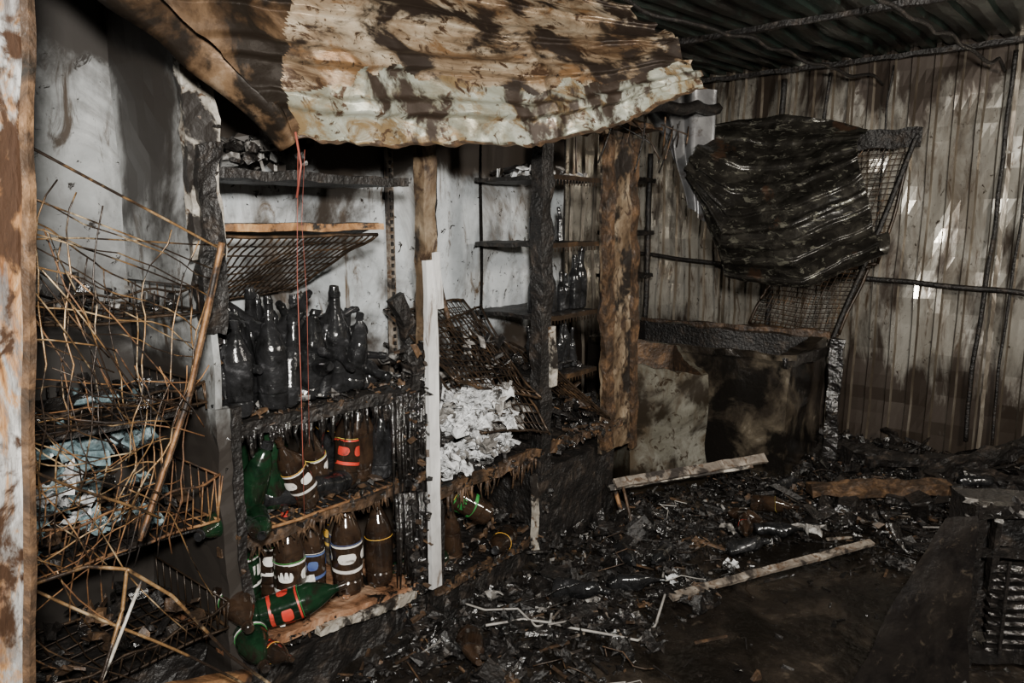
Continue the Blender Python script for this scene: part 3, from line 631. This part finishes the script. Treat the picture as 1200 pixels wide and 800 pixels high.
flakes(b,o+ex*.3-ey*.02+V((0,0,.4)),o+ex*.6-ey*.02+V((0,0,.45)),90,.06,.008,.04,[CHAR,CHARG,ASH,BROWN])
b.build('burnt_refrigeration_unit')
PANMET=mat('sooty_steel_panel',[(.35,(.006,.005,.005)),(.6,(.018,.015,.013)),(.75,(.05,.04,.032))],scale=6,rough=.35,metal=.3,bump=.4,spk=[(.58,.66,20,I1,(.05,.04,.03))])
b=MB(PANMET)
P=[V((-.56,2.48,0.0)),V((-.24,2.80,.0)),V((-.27,2.86,.60)),V((-.36,2.80,.58))]
b.grid(lambda u,v:(lambda p:p+noise.noise_vector(p*5)*.02+noise.noise_vector(p*16)*.005)((P[0].lerp(P[1],u)).lerp(P[3].lerp(P[2],u),v**.75)),14,30,PANMET)
b.build('leaning_metal_panel')

# ------------------------------------------------------------------ planks on floor
def plank(name,a,c,w,t,m,roll=0,amp=.006):
    a=V(a);c=V(c);d=c-a;L=d.length; q=d.to_track_quat('X','Z'); e=(q.to_matrix()@Euler((roll,0,0)).to_matrix()).to_euler()
    b=MB(m); b.rbox((a+c)/2,(L,w,t),e,m=m,seg=.025,amp=amp); return b.build(name)
plank('wooden_plank',(-1.27,2.57,.07),(-.75,3.61,.09),.034,.016,WOOD,.3,.005)
plank('wooden_plank',(-1.82,3.02,.30),(-1.34,3.78,.34),.05,.02,WOOD,.7,.005)
plank('wooden_plank',(-1.84,3.00,.28),(-1.38,3.70,.31),.03,.02,DIRTW,.9,.005)
plank('charred_timber',(-1.15,3.95,.16),(-.55,4.35,.2),.08,.06,BROWN,.2,.02)
plank('charred_timber',(-1.5,4.9,.12),(-.2,4.8,.14),.12,.1,CHAR,.2,.03)
plank('charred_timber',(-.75,4.6,.12),(-.2,5.1,.35),.08,.08,CHAR,.2,.03)
plank('charred_timber',(-.9,5.0,.12),(-.5,4.3,.2),.05,.05,CHAR,.2,.02)
plank('charred_timber',(-1.0,4.5,.2),(-.6,4.9,.2),.05,.05,CHAR,.2,.02)
b=MB(CABLE)
pts=[(-1.66,1.86,.12),(-1.58,1.98,.12),(-1.5,2.04,.11),(-1.42,2.06,.11),(-1.3,2.16,.08),(-1.22,2.22,.06),(-1.22,2.35,.06),(-1.27,2.5,.07),(-1.3,2.6,.09)]
b.tube([poly(pts,i/50) for i in range(51)],.005,CABLE,6)
b.tube([poly([(-1.8,1.9,.14),(-1.7,1.9,.15),(-1.62,2.0,.14),(-1.5,1.96,.13),(-1.44,2.08,.12)],i/30) for i in range(31)],.004,CABLE,6)
b.build('electric_cable')

# ------------------------------------------------------------------ rubble
b=MB(CHAR,CHARG,BROWN,ASH)
cnt=0
while cnt<18000:
    x=U(-2.3,1.3);y=U(.6,5.35)
    if x<-1.84 and y<3.3: continue
    near=max(0,min(1,(-1.12-x)/.35)); back=max(0,min(1,(y-3.35)/.6)); d=max(near,back*1.0,.06 if not(-1.15<x<-.35 and 1.9<y<3.1) else .02)
    if R()>d: continue
    cnt+=1
    sz=U(.006,.024)*(1.6 if R()<.12 else 1)
    m=random.choices([CHAR,CHARG,BROWN,ASH,WOOD,WHITEASH],[50,46,6,2.0,.4,.35])[0]
    if m in(ASH,WHITEASH,WOOD): sz*=.6
    if R()<.12: b.stick((x,y,hfl(x,y)+U(.01,.05)),U(.04,.16),U(.004,.014),random.choices([CHAR,CHARG,BROWN,WOOD,ASH],[5,5,2,.5,.4])[0])
    else: b.shard((x,y,hfl(x,y)+U(0,.04)*(near+back+.1)),sz,m,.5)
for k in range(150):
    y=U(1.5,3.2); x=U(-1.85,-1.35); b.shard((x,y,hfl(x,y)+U(.02,.08)),U(.03,.07),random.choice([CHAR,CHARG,CHAR,CHARG]),.35)
for k in range(260):
    y=U(3.7,5.3); x=U(-1.4,.6); b.shard((x,y,hfl(x,y)+U(.0,.10)),U(.04,.12),random.choice([CHAR,CHARG,CHAR,CHARG]),.3)
for k in range(240):
    x,y=(U(-1.83,-1.15),U(1.6,3.4)) if k<130 else (U(-1.5,0.4),U(3.5,5.1))
    b.crumple((x,y,hfl(x,y)+.04),U(.02,.05),random.choices([ASH,CHARG,BROWN,CHAR,WHITEASH],[.4,6,.8,7,.2])[0],7,.9)
for k in range(40):
    x=U(-1.8,-1.2);y=U(1.5,3.1) 
    if k>22: x,y=U(-1.3,0.3),U(3.5,5)
    z=hfl(x,y)+.03
    q=[V((x,y,z))]
    for j in range(6): q.append(q[-1]+V((U(-.06,.08),U(-.06,.08),U(-.02,.03))))
    b.tube([poly(q,i/24) for i in range(25)],.0022,random.choice([BROWN,CHAR,DWIRE,DWIRE,CHARG,CABLE]),5)
b.crumple((-1.05,3.6,hfl(-1.05,3.6)+.05),.07,ASH,8,.7); b.crumple((-.8,3.8,.1),.07,SHEETR,8,.6)
b.build('rubble_pile')
b=MB(BBR)
for (x,y,t,bd,lb) in ((-1.33,3.5,.4,BBR,LR),(-1.42,3.55,1.2,BBR,BBR),(-1.25,3.42,2.0,BBK,BCL),(-1.35,3.95,2.8,BBK,LW),(-1.62,2.75,.8,BBK,BBK),(-1.5,2.45,2.2,BBK,BBK),(-.55,4.7,2.,BBK,BCL),(-1.0,4.3,.5,BBK,BBK),(-1.45,2.9,.2,BBK,BCL),(-1.6,2.2,1.9,BBK,BBK),(-1.25,3.1,2.6,BBK,BBK),(-1.65,1.75,.9,BBR,BBK),(-.3,4.4,1.2,BBK,BBK),(-1.38,3.72,1.8,BBR,LY)):
    put(b,(x,y,hfl(x,y)+.06),bd,lb,bd,(1.5,t),s=.7,warp=.018)
b.build('scattered_bottles')

# ------------------------------------------------------------------ camera & light
cd=bpy.data.cameras.new('camera'); cam=bpy.data.objects.new('camera',cd); sc.collection.objects.link(cam); sc.camera=cam
cd.sensor_width=36; cd.lens=850/1200*36; cd.clip_start=.02
cam.location=(0,0,1.6); cam.rotation_euler=(math.radians(90-9.35),0,math.radians(39.5))
def area(n,loc,tgt,size,p,col):
    l=bpy.data.lights.new(n,'AREA'); l.size=size; l.energy=p; l.color=col
    o=bpy.data.objects.new(n,l); sc.collection.objects.link(o); o.location=loc
    o.rotation_euler=(V(tgt)-V(loc)).to_track_quat('-Z','Y').to_euler(); return o
area('camera_flash_lamp',(.12,-.05,1.85),(-1.6,2.6,1.15),.12,160,(1,.96,.89))
area('back_wall_fill',(.9,2.6,2.2),(-1.4,4.9,1.5),.3,80,(1,.92,.81))  # unseen warm fill lamp, added to brighten the back wall
w=bpy.data.worlds.new('world'); sc.world=w; w.use_nodes=True; w.node_tree.nodes['Background'].inputs[0].default_value=(.5,.55,.6,1); w.node_tree.nodes['Background'].inputs[1].default_value=.025
